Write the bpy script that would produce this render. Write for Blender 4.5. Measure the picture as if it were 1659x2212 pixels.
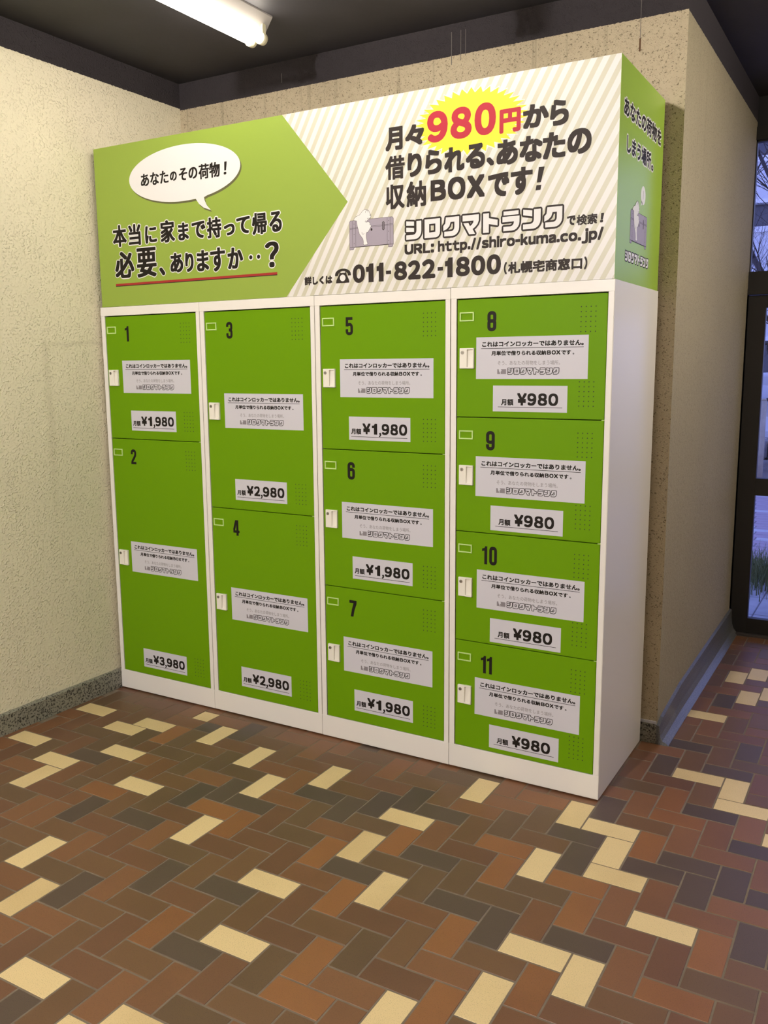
import bpy, bmesh, math, random
from mathutils import Vector, Matrix

# ---------------------------------------------------------------- scene, camera, world, exposure
S = bpy.context.scene
COL = S.collection
for o in list(bpy.data.objects):
    bpy.data.objects.remove(o)

F_PX, YAW, PITCH, ROLL = 1910.85, 0.5269, -0.16277, -0.00765
CAM = Vector((3.15213, -2.88925, 1.5184))
cyw, syw, cp, sp = math.cos(YAW), math.sin(YAW), math.cos(PITCH), math.sin(PITCH)
fwd = Vector((-syw * cp, cyw * cp, sp))
rt = Vector((cyw, syw, 0))
up = rt.cross(fwd)
r2 = math.cos(ROLL) * rt + math.sin(ROLL) * up
u2 = -math.sin(ROLL) * rt + math.cos(ROLL) * up
cd = bpy.data.cameras.new('camera')
cd.sensor_fit = 'VERTICAL'
cd.sensor_height = 36.0
cd.lens = 36.0 * F_PX / 2212.0
cd.clip_start = 0.05
cd.clip_end = 300
cam = bpy.data.objects.new('camera', cd)
COL.objects.link(cam)
M = Matrix((r2, u2, -fwd)).transposed().to_4x4()
M.translation = CAM
cam.matrix_world = M
S.camera = cam

S.view_settings.view_transform = 'Standard'
S.view_settings.look = 'None'
S.view_settings.gamma = 1
S.view_settings.use_curve_mapping = False
S.view_settings.exposure = 0.12

W = bpy.data.worlds.new('dusk_sky')
S.world = W
W.use_nodes = True
wn = W.node_tree
bg = wn.nodes['Background']
geo = wn.nodes.new('ShaderNodeNewGeometry')
sep = wn.nodes.new('ShaderNodeSeparateXYZ')
rmp = wn.nodes.new('ShaderNodeValToRGB')
wn.links.new(geo.outputs['Incoming'], sep.inputs[0])
mth = wn.nodes.new('ShaderNodeMath'); mth.operation = 'MULTIPLY_ADD'
mth.inputs[1].default_value = -0.5; mth.inputs[2].default_value = 0.5
wn.links.new(sep.outputs['Z'], mth.inputs[0])
wn.links.new(mth.outputs[0], rmp.inputs[0])
rmp.color_ramp.elements[0].position = 0.45
rmp.color_ramp.elements[0].color = (0.36, 0.40, 0.86, 1)
rmp.color_ramp.elements[1].position = 0.9
rmp.color_ramp.elements[1].color = (0.22, 0.28, 0.82, 1)
wn.links.new(rmp.outputs[0], bg.inputs[0])
SKY = 2.1
bg.inputs[1].default_value = SKY

TUBE_EMISSION = 24.0
HALL_TUBE_EMISSION = 105.0
GLOBE_EMISSION = 1750.0
R = random.Random(7)

# ---------------------------------------------------------------- helpers
def lin(c):
    return tuple(((v / 255) / 12.92 if v / 255 <= 0.04045 else ((v / 255 + 0.055) / 1.055) ** 2.4) for v in c) + (1,)

def mat(name, rgb, rough=0.5, metal=0.0, bump=None, noise=None, spec=0.5, emit=None, coat=0.0):
    """rgb = linear albedo. noise=(scale, other rgb, amount)   bump=(scale, strength, distance)"""
    m = bpy.data.materials.new(name)
    m.use_nodes = True
    nt = m.node_tree
    b = nt.nodes['Principled BSDF']
    b.inputs['Base Color'].default_value = tuple(rgb[:3]) + (1,)
    b.inputs['Roughness'].default_value = rough
    b.inputs['Metallic'].default_value = metal
    b.inputs['Specular IOR Level'].default_value = spec
    b.inputs['Coat Weight'].default_value = coat
    tc = nt.nodes.new('ShaderNodeTexCoord')
    if noise:
        n = nt.nodes.new('ShaderNodeTexNoise')
        n.inputs['Scale'].default_value = noise[0]
        n.inputs['Detail'].default_value = 5
        nt.links.new(tc.outputs['Object'], n.inputs['Vector'])
        r = nt.nodes.new('ShaderNodeValToRGB')
        r.color_ramp.elements[0].position = 0.5 - noise[2]
        r.color_ramp.elements[1].position = 0.5 + noise[2]
        r.color_ramp.elements[0].color = tuple(noise[1][:3]) + (1,)
        r.color_ramp.elements[1].color = tuple(rgb[:3]) + (1,)
        nt.links.new(n.outputs['Fac'], r.inputs[0])
        nt.links.new(r.outputs[0], b.inputs['Base Color'])
    if bump:
        n = nt.nodes.new('ShaderNodeTexNoise')
        n.inputs['Scale'].default_value = bump[0]
        n.inputs['Detail'].default_value = 4
        nt.links.new(tc.outputs['Object'], n.inputs['Vector'])
        bp = nt.nodes.new('ShaderNodeBump')
        bp.inputs['Strength'].default_value = bump[1]
        bp.inputs['Distance'].default_value = bump[2]
        nt.links.new(n.outputs['Fac'], bp.inputs['Height'])
        nt.links.new(bp.outputs[0], b.inputs['Normal'])
    if emit:
        b.inputs['Emission Color'].default_value = tuple(emit[0]) + (1,)
        b.inputs['Emission Strength'].default_value = emit[1]
    return m

def obj(name, bm, mats, parent=None, loc=None):
    me = bpy.data.meshes.new(name)
    bm.to_mesh(me)
    bm.free()
    for m in (mats if isinstance(mats, (list, tuple)) else [mats]):
        me.materials.append(m)
    o = bpy.data.objects.new(name, me)
    COL.objects.link(o)
    if parent: o.parent = parent
    if loc: o.location = loc
    return o

def empty(name, loc=(0, 0, 0)):
    o = bpy.data.objects.new(name, None)
    o.empty_display_size = 0.1
    COL.objects.link(o)
    o.location = loc
    return o

def tag(o, label=None, cat=None, group=None, kind=None):
    if label: o['label'] = label
    if cat: o['category'] = cat
    if group: o['group'] = group
    if kind: o['kind'] = kind
    return o

def box(bm, x0, x1, y0, y1, z0, z1, mi=0, bev=0):
    if bev:
        t = bmesh.new()
        box(t, x0, x1, y0, y1, z0, z1, mi)
        bmesh.ops.bevel(t, geom=list(t.edges), offset=bev, segments=1, affect='EDGES')
        merge(bm, t, mi)
        return
    v = [bm.verts.new(p) for p in ((x0, y0, z0), (x1, y0, z0), (x1, y1, z0), (x0, y1, z0), (x0, y0, z1), (x1, y0, z1), (x1, y1, z1), (x0, y1, z1))]
    for f in ((0, 3, 2, 1), (4, 5, 6, 7), (0, 1, 5, 4), (1, 2, 6, 5), (2, 3, 7, 6), (3, 0, 4, 7)):
        fc = bm.faces.new([v[i] for i in f]); fc.material_index = mi

def merge(bm, t, mi=None):
    t.verts.index_update()
    vs = [bm.verts.new(v.co) for v in t.verts]
    for f in t.faces:
        try:
            n = bm.faces.new([vs[v.index] for v in f.verts])
            n.material_index = f.material_index if mi is None else mi
        except ValueError:
            pass
    t.free()

def cyl(bm, p0, p1, r0, r1=None, n=16, mi=0, cap=True):
    r1 = r0 if r1 is None else r1
    p0, p1 = Vector(p0), Vector(p1)
    d = (p1 - p0).normalized()
    a = d.orthogonal().normalized(); b = d.cross(a)
    A = [bm.verts.new(p0 + (a * math.cos(t) + b * math.sin(t)) * r0) for t in [2 * math.pi * i / n for i in range(n)]]
    B = [bm.verts.new(p1 + (a * math.cos(t) + b * math.sin(t)) * r1) for t in [2 * math.pi * i / n for i in range(n)]]
    for i in range(n):
        f = bm.faces.new((A[i], A[(i + 1) % n], B[(i + 1) % n], B[i])); f.material_index = mi; f.smooth = True
    if cap:
        f = bm.faces.new(A[::-1]); f.material_index = mi
        f = bm.faces.new(B); f.material_index = mi

# ---------------------------------------------------------------- flat print: shapes are lists of (verts2d, faces)
_gc = {}
def glyph(ch):
    """outline of one character, filled, in em units -> (verts, faces)"""
    if ch in _gc: return _gc[ch]
    if ch == '－':
        g = ([(0, .27), (.30, .27), (.30, .40), (0, .40)], [(0, 1, 2, 3)])
    elif ch == '／':
        g = ([(0, -.06), (.075, -.06), (.33, .80), (.255, .80)], [(0, 1, 2, 3)])
    elif ch == '１':
        g = ([(0.40, 0), (0.56, 0), (0.56, 0.735), (0.46, 0.735), (0.40, 0.60), (0.26, 0.58), (0.26, 0.49), (0.40, 0.49)],
             [(0, 1, 2, 3, 4), (0, 4, 7), (4, 5, 6, 7)])
    else:
        cu = bpy.data.curves.new('print_text', 'FONT')
        cu.body = ch; cu.size = 1.0; cu.resolution_u = 5
        o = bpy.data.objects.new('print_text', cu)
        COL.objects.link(o)
        dg = bpy.context.evaluated_depsgraph_get()
        me = o.evaluated_get(dg).to_mesh()
        g = ([(v.co.x, v.co.y) for v in me.vertices], [tuple(p.vertices) for p in me.polygons])
        o.evaluated_get(dg).to_mesh_clear()
        bpy.data.objects.remove(o); bpy.data.curves.remove(cu)
    _gc[ch] = g
    return g

def shear_of(ch):
    return 0

def text2d(s, gap=None):
    """em layout (gap None) or tight layout with that gap between inks"""
    V, Fc = [], []
    x = 0
    for ch in s:
        if ch == ' ':
            x += 0.3; continue
        gv, gf = glyph(ch)
        if not gv: continue
        lo = min(v[0] for v in gv); hi = max(v[0] for v in gv)
        dx = x - lo if gap is not None else x
        b = len(V)
        V += [(v[0] + dx, v[1]) for v in gv]
        Fc += [tuple(i + b for i in f) for f in gf]
        x += (hi - lo + gap) if gap is not None else 1.0
    return V, Fc

def fit(shape, x0, x1, z0, z1, slant=0):
    V, Fc = shape
    a0 = min(v[0] for v in V); a1 = max(v[0] for v in V)
    b0 = min(v[1] for v in V); b1 = max(v[1] for v in V)
    sx = (x1 - x0) / (a1 - a0 or 1); sz = (z1 - z0) / (b1 - b0 or 1)
    return [(x0 + (v[0] - a0) * sx + slant * (v[1] - b0) * sz, z0 + (v[1] - b0) * sz) for v in V], Fc

def ring(rx, rz, kind='square'):
    if rx <= 0 and rz <= 0: return [(0, 0)]
    if kind == 'square' and max(rx, rz) > .0024:
        k = 4
        return [(0, 0)] + [(i / k * rx, j / k * rz) for i in range(-k, k + 1) for j in range(-k, k + 1) if max(abs(i), abs(j)) == k]
    if kind == 'square':
        return [(0, 0)] + [(i * rx, j * rz) for i in (-1, 0, 1) for j in (-1, 0, 1) if (i or j)]
    return [(0, 0)] + [(rx * math.cos(t) * k, rz * math.sin(t) * k) for k in (0.55, 1) for t in [2 * math.pi * i / 14 for i in range(14)]]

def thick(path, t, closed=False):
    """ribbon of width t along a centre line"""
    n = len(path); L, Rr = [], []
    for i, (x, z) in enumerate(path):
        a = path[(i - 1) % n] if (closed or i) else path[i]
        b = path[(i + 1) % n] if (closed or i < n - 1) else path[i]
        dx, dz = b[0] - a[0], b[1] - a[1]; l = math.hypot(dx, dz) or 1
        nx, nz = -dz / l * t / 2, dx / l * t / 2
        L.append((x + nx, z + nz)); Rr.append((x - nx, z - nz))
    V = L + Rr
    m = n if closed else n - 1
    return V, [(i, (i + 1) % n, n + (i + 1) % n, n + i) for i in range(m)]

def numeral(ch):
    """tall condensed heavy digit in a 1 x 2 box -> list of shapes"""
    t = .36; L, Rr, T, B, M_, q = .18, .82, 1.84, .16, 1.02, .26
    A = lambda cx, cz, a0, a1: arc(cx, cz, q, q, a0, a1, 6)
    TL = A(L + q, T - q, 180, 90); TR = A(Rr - q, T - q, 90, 0); BR = A(Rr - q, B + q, 0, -90); BL = A(L + q, B + q, 270, 180)
    P = lambda pts: (pts, tri(pts))
    if ch == '0': return [thick(TL + TR + BR + BL, t, True)]
    if ch == '8':
        u_ = [(x, z) for x, z in TL + TR] + arc(Rr - q, M_ + .16, q, .16, 0, -90, 5) + arc(L + q, M_ + .16, q, .16, 270, 180, 5)
        d_ = arc(L + q, M_ - .16, q, .16, 180, 90, 5) + arc(Rr - q, M_ - .16, q, .16, 90, 0, 5) + BR + BL
        return [thick(u_, t, True), thick(d_, t, True)]
    if ch in '96':
        u_ = TL + TR + arc(Rr - q, M_ + .02, q, .20, 0, -90, 5) + arc(L + q, M_ + .02, q, .20, 270, 180, 5)
        s2 = thick([(Rr, T - q), (Rr, B + q)] + BR + BL + [(L, B + q), (L, .62)], t)
        sh = [thick(u_, t, True), s2]
        return sh if ch == '9' else [([(1 - x, 2 - z) for x, z in V], F_) for V, F_ in sh]
    if ch == '2':
        return [thick([(L, 1.36), (L, T - q)] + TL + TR + [(Rr, 1.38), (Rr - .03, 1.2), (.55, .82), (L + .06, .42), (L, .2), (L, 0)], t), P([(0, 0), (.96, 0), (.96, .33), (0, .33)])]
    if ch == '3':
        return [thick([(L, 1.40), (L, T - q)] + TL + TR + [(Rr, 1.28)] + arc(Rr - .22, 1.26, .22, .20, 0, -90, 5) + [(.42, 1.06)], t * .95),
                thick([(.42, 1.02), (Rr - .22, 1.02)] + arc(Rr - .22, .80, .22, .20, 90, 0, 5) + BR + BL + [(L, B + q), (L, .66)], t * .95)]
    if ch == '4':
        return [P([(.50, 0), (.86, 0), (.86, 2), (.50, 2)]), P([(0, .36), (1.02, .36), (1.02, .68), (0, .68)]), P([(0, .66), (.30, .66), (.56, 1.62), (.56, 2), (.36, 2), (0, .86)])]
    if ch == '5':
        return [P([(.04, 1.68), (.94, 1.68), (.94, 2), (.04, 2)]), P([(.02, .98), (.36, .98), (.36, 1.9), (.04, 1.9)]),
                thick([(.22, 1.06), (.34, 1.17), (.5, 1.20), (.66, 1.18), (.78, 1.06), (Rr, .9), (Rr, B + q)] + BR + BL + [(L, B + q), (L, .66)], t * .95)]
    if ch == '7':
        return [P([(0, 1.66), (1, 1.66), (1, 2), (0, 2)]), P([(.16, 0), (.54, 0), (.70, .8), (1, 1.60), (1, 1.70), (.58, 1.70), (.34, .9)])]
    return [P([(.36, 0), (.74, 0), (.74, 2), (.46, 2), (.36, 1.78)]), P([(.06, 1.42), (.36, 1.50), (.36, 1.80), (.06, 1.72)])]

class Print:
    """flat ink on a surface. layer = mm-scale lift; each call adds shapes with a material index"""
    def __init__(s, side='front'):
        s.bm = bmesh.new(); s.side = side
    def P(s, u, v, d):
        return (u, -d, v) if s.side == 'front' else (d, u, v)
    def add(s, shape, mi=0, lift=0.0004, rx=0, rz=0, kind='square'):
        V, Fc = shape
        for k, (ox, oz) in enumerate(ring(rx, rz, kind)):
            d = lift * .45 + k * 3e-6
            vs = [s.bm.verts.new(s.P(x + ox, z + oz, d)) for x, z in V]
            for f in Fc:
                try:
                    fc = s.bm.faces.new([vs[i] for i in f]); fc.material_index = mi
                except ValueError:
                    pass
    def text(s, st, x0, x1, z0, z1, mi=0, lift=0.0004, r=0.0, rx=None, rz=None, gap=None, slant=0, kind='square'):
        rx = r if rx is None else rx; rz = r if rz is None else rz
        s.add(fit(text2d(st, gap), x0 + rx, x1 - rx, z0 + rz, z1 - rz, slant), mi, lift, rx, rz, kind)
    def outlined(s, st, x0, x1, z0, z1, r, halo, mi=0, mh=1, lift=0.0006, rx=None, rz=None, gap=None, slant=0):
        rx = r if rx is None else rx; rz = r if rz is None else rz
        sh = fit(text2d(st, gap), x0 + rx, x1 - rx, z0 + rz, z1 - rz, slant)
        s.add(sh, mh, lift - 0.0003, rx + halo, rz + halo, 'round')
        s.add(sh, mi, lift, rx, rz)
    def rect(s, x0, x1, z0, z1, mi=0, lift=0.0004):
        s.add(([(x0, z0), (x1, z0), (x1, z1), (x0, z1)], [(0, 1, 2, 3)]), mi, lift)
    def poly(s, pts, mi=0, lift=0.0004, r=0, kind='round'):
        s.add((pts, tri(pts)), mi, lift, r, r, kind)
    def line(s, pts, w, mi=0, lift=0.0005):
        for (ax, az), (bx, bz) in zip(pts, pts[1:]):
            dx, dz = bx - ax, bz - az
            L = math.hypot(dx, dz) or 1e-9
            nx, nz = -dz / L * w / 2, dx / L * w / 2
            ex, ez = dx / L * w * .3, dz / L * w * .3
            s.add(([(ax - nx - ex, az - nz - ez), (bx - nx + ex, bz - nz + ez), (bx + nx + ex, bz + nz + ez), (ax + nx - ex, az + nz - ez)], [(0, 1, 2, 3)]), mi, lift)
    def disc(s, cx, cz, rx, rz, mi=0, lift=0.0004, n=40):
        s.add(([(cx + rx * math.cos(2 * math.pi * i / n), cz + rz * math.sin(2 * math.pi * i / n)) for i in range(n)], [tuple(range(n))]), mi, lift)
    def out(s, name, mats, parent=None):
        return obj(name, s.bm, mats, parent)

def tri(pts):
    from mathutils.geometry import tessellate_polygon
    return [tuple(t) for t in tessellate_polygon([[Vector((x, z, 0)) for x, z in pts]])]

def arc(cx, cz, rx, rz, a0, a1, n=6):
    return [(cx + rx * math.cos(math.radians(a0 + (a1 - a0) * i / n)), cz + rz * math.sin(math.radians(a0 + (a1 - a0) * i / n))) for i in range(n + 1)]

# heavy square katakana of the shop's lettering, each in a unit cell
def kata():
    J = [(.68, .97), (1, .97), (1, .45)] + arc(.58, .42, .42, .42, 0, -90, 5) + [(0, 0), (0, .24), (.45, .24)] + arc(.45, .46, .23, .22, -90, 0, 4)
    shi = [[(0, 1), (.52, .95), (.52, .73), (0, .77)], [(0, .66), (.52, .61), (.52, .40), (0, .43)], J]
    ro = [[(0, .74), (0, 1), (1, 1), (1, .74)], [(0, 0), (0, .74), (.30, .74), (.30, .26), (.30, 0)],
          [(.70, .30), (.70, .74), (1, .74), (1, .30)], [(.30, 0), (.30, .28), (.70, .30), (1, .30)] + arc(.72, .28, .28, .28, 0, -90, 4)[1:]]
    ku = [[(.16, 1), (1, 1), (1, .42)] + arc(.58, .42, .42, .42, 0, -90, 5) + [(.06, 0), (.06, .25), (.5, .25)] + arc(.5, .45, .2, .2, -90, 0, 4)
          + [(.70, .74), (.46, .74), (.38, .52), (.22, .38), (0, .30), (0, .56), (.12, .68)]]
    ma = [[(0, 1), (1, 1), (1, .68), (.92, .5), (.78, .36), (.62, .26), (.78, 0), (.42, 0), (.05, .60), (.36, .60), (.46, .42), (.58, .50), (.66, .60), (.68, .70), (0, .70)]]
    to = [[(.05, 0), (.05, 1), (.40, 1), (.40, .74), (.92, .62), (.92, .33), (.40, .44), (.40, 0)]]
    ra = [[(.06, 1), (.94, 1), (.94, .80), (.06, .80)], [(0, .73), (1, .73), (1, .45)] + arc(.58, .42, .42, .42, 0, -90, 5) + [(.06, 0), (.06, .22), (.48, .22)] + arc(.48, .44, .2, .22, -90, 0, 3) + [(.68, .46), (0, .46)]]
    n = [[(0, 1), (.52, .92), (.52, .62), (0, .72)], [(.62, .97), (1, .97), (1, .45)] + arc(.58, .42, .42, .42, 0, -90, 5) + [(0, 0), (0, .25), (.42, .25)] + arc(.42, .46, .2, .21, -90, 0, 3)]
    return [shi, ro, ku, ma, to, ra, n, ku]

def logo_word(pr, x0, x1, z0, z1, r, m_out, m_in, lift):
    K = kata(); n = len(K)
    cw = (x1 - x0) / n; g = r * 1.05
    for k, ps in enumerate(K):
        a = x0 + k * cw + g; b = x0 + (k + 1) * cw - g
        for p in ps:
            q = [(a + (b - a) * x, z0 + r + (z1 - z0 - 2 * r) * z) for x, z in p]
            pr.poly(q, m_out, lift, r)
            pr.poly(q, m_in, lift + 0.0003)

# trunk and bear emblem, traced in its own metre frame: trunk 0.185 x 0.10
BEAR = [(1.352, 2.053), (1.353, 2.059), (1.361, 2.065), (1.377, 2.07), (1.383, 2.076), (1.39, 2.083), (1.398, 2.087), (1.408, 2.086), (1.416, 2.081), (1.419, 2.074), (1.424, 2.067), (1.424, 2.06), (1.42, 2.054), (1.411, 2.05), (1.406, 2.045), (1.405, 2.042), (1.414, 2.043), (1.42, 2.039), (1.42, 2.032), (1.425, 2.03), (1.425, 2.026), (1.418, 2.016), (1.411, 2.007), (1.407, 2.008), (1.404, 2.001), (1.404, 1.987), (1.407, 1.973), (1.41, 1.967), (1.407, 1.963), (1.394, 1.963), (1.392, 1.967), (1.393, 1.973), (1.39, 1.985), (1.382, 1.995), (1.376, 2.002), (1.372, 2.015), (1.367, 2.031), (1.365, 2.041), (1.364, 2.051)]
def emblem(pr, x0, x1, z0, z1, m_body, m_line, m_white, lift, detail=True):
    """x0..x1 trunk width, z0..z1 trunk bottom (feet) to trunk top"""
    X = lambda x: x0 + (x - 1.3325) / 0.185 * (x1 - x0)
    Z = lambda z: z0 + (z - 1.9485) / 0.1035 * (z1 - z0)
    s = (x1 - x0) / 0.185
    w = 0.0011 * s
    body = [(1.3325, 1.957), (1.3325, 2.047), (1.336, 2.052), (1.514, 2.052), (1.518, 2.047), (1.518, 1.957)]
    T = lambda P: [(X(x), Z(z)) for x, z in P]
    if detail:
        pr.poly(T(body), m_line, lift, w)
        for a, b in ((1.3325, 1.352), (1.498, 1.518)):
            pr.poly(T([(a, 1.949), (a, 1.958), (b, 1.958), (b - .004, 1.949)]), m_line, lift, w)
            pr.poly(T([(a, 1.949), (a, 1.958), (b, 1.958), (b - .004, 1.949)]), m_body, lift + .0003)
    pr.poly(T(body), m_body, lift + .0003)
    if detail:
        L2 = lift + .0005
        for x in (1.345, 1.359, 1.493, 1.505):
            pr.line(T([(x, 1.958), (x, 2.051)]), w * .8, m_line, L2)
        pr.line(T([(1.334, 2.026), (1.517, 2.028)]), w * .8, m_line, L2)
        pr.line(T([(1.334, 2.0225), (1.517, 2.0245)]), w * .8, m_line, L2)
        pr.line(T([(1.334, 1.9575), (1.517, 1.9575)]), w * 1.2, m_line, L2)
        for x in (1.352, 1.499):
            for z in (1.97, 2.003, 2.04):
                pr.disc(X(x), Z(z), .0013 * s, .0013 * s, m_line, L2, 10)
        pr.poly(T([(1.472, 2.012), (1.472, 2.036), (1.477, 2.040), (1.482, 2.036), (1.482, 2.012), (1.477, 2.008)]), m_line, L2)
        pr.poly(T([(1.4745, 2.0135), (1.4745, 2.035), (1.477, 2.037), (1.4795, 2.035), (1.4795, 2.0135), (1.477, 2.011)]), m_body, L2 + .0001)
        pr.line(T([(1.477, 2.014), (1.477, 2.034)]), w * 1.8, m_line, L2 + .0002)
        pr.disc(X(1.427), Z(2.015), .004 * s, .005 * s, m_line, L2, 12)
        pr.poly(T(BEAR), m_line, L2 + .0002, w)
    pr.poly(T(BEAR), m_white, lift + .0010)
    if detail:
        L3 = lift + .0012
        pr.line(T(arc(1.4075, 2.078, .0055, .0055, 200, -20, 7)), w, m_line, L3)
        pr.line(T([(1.4205, 2.0665), (1.4245, 2.0655)]), w * 1.8, m_line, L3)
        pr.line(T([(1.409, 2.0555), (1.421, 2.0555)]), w, m_line, L3)
        pr.line(T(arc(1.391, 2.006, .005, .005, 150, 330, 6)), w, m_line, L3)
        pr.line(T([(1.4035, 2.049), (1.4, 2.0445), (1.405, 2.042)]), w, m_line, L3)

# ---------------------------------------------------------------- materials
def plaster(name, c, dark, bscale, bstr, speck, streaks=False, dabs=False, ghost=False, rough=0.85, zsplit=None, bdist=0.004, cells=True):
    """rough wall; above zsplit the wall is painted near-black with a ragged edge"""
    m = bpy.data.materials.new(name); m.use_nodes = True
    nt = m.node_tree; N = nt.nodes; Lk = nt.links
    b = N['Principled BSDF']; b.inputs['Roughness'].default_value = rough
    b.inputs['Specular IOR Level'].default_value = 0.25
    g = N.new('ShaderNodeNewGeometry'); pos = g.outputs['Position']
    def noise(sc, det=4, vec=None, rough_=0.55):
        n = N.new('ShaderNodeTexNoise'); n.inputs['Scale'].default_value = sc; n.inputs['Detail'].default_value = det
        n.inputs['Roughness'].default_value = rough_
        Lk.new(vec or pos, n.inputs['Vector']); return n.outputs['Fac']
    def ramp(fac, p0, c0, p1, c1):
        r = N.new('ShaderNodeValToRGB'); e = r.color_ramp.elements
        e[0].position = p0; e[0].color = c0; e[1].position = p1; e[1].color = c1
        Lk.new(fac, r.inputs[0]); return r.outputs[0]
    def mix(fac, a, c2):
        x = N.new('ShaderNodeMix'); x.data_type = 'RGBA'
        Lk.new(fac, x.inputs[0])
        for s_, v in ((6, a), (7, c2)):
            if isinstance(v, tuple): x.inputs[s_].default_value = v
            else: Lk.new(v, x.inputs[s_])
        return x.outputs[2]
    def math_(op, a, bb=None, c_=None):
        x = N.new('ShaderNodeMath'); x.operation = op
        for i, v in enumerate((a, bb, c_)):
            if v is None: continue
            if isinstance(v, (int, float)): x.inputs[i].default_value = v
            else: Lk.new(v, x.inputs[i])
        return x.outputs[0]
    K0, K1 = (0, 0, 0, 1), (1, 1, 1, 1)
    colr = mix(ramp(noise(1.3, 3), .35, K0, .65, K1), tuple(v * .93 for v in c[:3]) + (1,), tuple(c[:3]) + (1,))
    if speck:
        sc, th, amt = speck
        mp = N.new('ShaderNodeMapping'); mp.inputs['Scale'].default_value = (.8, .8, 1); Lk.new(pos, mp.inputs[0])
        sp_ = ramp(noise(sc, 3, mp.outputs[0], .6), th - .025, K1, th + .025, K0)
        colr = mix(math_('MULTIPLY', sp_, amt), colr, tuple(dark[:3]) + (1,))
    sx = N.new('ShaderNodeSeparateXYZ'); Lk.new(pos, sx.inputs[0])
    if streaks:   # soot and water streaks running down from the ceiling
        mp = N.new('ShaderNodeMapping'); mp.inputs['Scale'].default_value = (14, 14, .30); Lk.new(pos, mp.inputs[0])
        st = ramp(noise(2.2, 4, mp.outputs[0], .65), .58, K0, .74, K1)
        zf = ramp(sx.outputs['Z'], .0, K1, 1, K1)
        h = N.new('ShaderNodeMapRange'); h.inputs[1].default_value = 1.9; h.inputs[2].default_value = 2.8
        Lk.new(sx.outputs['Z'], h.inputs[0])
        colr = mix(math_('MULTIPLY', math_('MULTIPLY', st, h.outputs[0]), .45 * float(streaks)), colr, tuple(v * .5 for v in dark[:3]) + (1,))
    if ghost:     # outline of a filled-in opening showing through the paint (x is constant on this wall)
        def band(ax, ctr, hw):
            d = math_('ABSOLUTE', math_('SUBTRACT', ax, ctr))
            return ramp(d, 0.0, K1, hw, K0)
        y, z = sx.outputs['Y'], sx.outputs['Z']
        jy = math_('MULTIPLY_ADD', noise(4), .05, y)
        jz = math_('MULTIPLY_ADD', noise(4), .04, z)
        v_ = band(jy, -.27, .03)
        v_ = math_('MULTIPLY', v_, ramp(z, 0, K0, 1, K1)) if False else v_
        mr = N.new('ShaderNodeMapRange'); mr.inputs[1].default_value = .8; mr.inputs[2].default_value = 1.3; Lk.new(z, mr.inputs[0])
        lt = math_('LESS_THAN', z, 1.63)
        v_ = math_('MULTIPLY', math_('MULTIPLY', v_, mr.outputs[0]), lt)
        h_ = math_('MULTIPLY', band(jz, 1.65, .012), math_('GREATER_THAN', y, -.31))
        colr = mix(math_('MULTIPLY', math_('MAXIMUM', v_, h_), .16), colr, (.22, .17, .10, 1))
    if zsplit:
        jz = math_('MULTIPLY_ADD', noise(90, 3), .008, sx.outputs['Z'])
        t = math_('GREATER_THAN', jz, zsplit + .004)
        colr = mix(t, colr, BLACKC)
    Lk.new(colr, b.inputs['Base Color'])
    if cells:
        v = N.new('ShaderNodeTexVoronoi'); v.feature = 'SMOOTH_F1'; v.inputs['Scale'].default_value = bscale
        dn = N.new('ShaderNodeMix'); dn.data_type = 'VECTOR'; dn.inputs[0].default_value = .06
        nz = N.new('ShaderNodeTexNoise'); nz.inputs['Scale'].default_value = bscale * .5; Lk.new(pos, nz.inputs['Vector'])
        Lk.new(pos, dn.inputs[4]); Lk.new(nz.outputs['Color'], dn.inputs[5]); Lk.new(dn.outputs[1], v.inputs['Vector'])
        h1 = ramp(v.outputs['Distance'], .10, K1, .55, K0)
    else:
        h1 = noise(bscale, 3)
    h2 = noise(bscale * 3.3, 3)
    hh = math_('MULTIPLY_ADD', h2, .35, math_('MULTIPLY', h1, ramp(noise(bscale * .35, 2), .38, (.15, .15, .15, 1), .6, K1)))
    if dabs:      # smooth wall with scattered raised dabs of sprayed plaster
        mp = N.new('ShaderNodeMapping'); mp.inputs['Scale'].default_value = (1, 1, 1.25); Lk.new(pos, mp.inputs[0])
        d1 = ramp(noise(bscale, 1.5, mp.outputs[0], .5), .52, K0, .70, K1)
        d1 = math_('MULTIPLY', d1, ramp(noise(bscale * .3, 2), .38, (.25, .25, .25, 1), .62, K1))
        hh = math_('MULTIPLY_ADD', noise(bscale * .12, 2), .5, math_('MULTIPLY_ADD', noise(bscale * 2.5, 2), .12, d1))
    bp = N.new('ShaderNodeBump'); bp.inputs['Strength'].default_value = bstr; bp.inputs['Distance'].default_value = bdist
    Lk.new(hh, bp.inputs['Height']); Lk.new(bp.outputs[0], b.inputs['Normal'])
    return m

BLACKC = (.040, .034, .037, 1)
M_LEFT = plaster('cream_sprayed_plaster', (.76, .70, .52), (.4, .33, .2), 96, .7, None, dabs=True, ghost=True, zsplit=2.775, bdist=.005)
M_BACK = plaster('weathered_beige_plaster', (.52, .44, .30), (.10, .075, .045), 120, .75, (170, .38, .75), streaks=True, zsplit=2.768, bdist=.0035)
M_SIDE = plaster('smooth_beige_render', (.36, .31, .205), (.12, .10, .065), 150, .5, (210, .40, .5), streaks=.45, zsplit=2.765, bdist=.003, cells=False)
M_HALL = plaster('hall_cream_plaster', (.55, .48, .36), (.2, .15, .1), 62, .3, None, zsplit=2.77)
M_CEIL = mat('black_ceiling_paint', (.034, .032, .038), .6, bump=(30, .15, .004), noise=(3, (.027, .024, .028), .15))
M_WHITE = mat('white_enamel', (.78, .75, .70), .33, bump=(400, .04, .0005))
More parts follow.
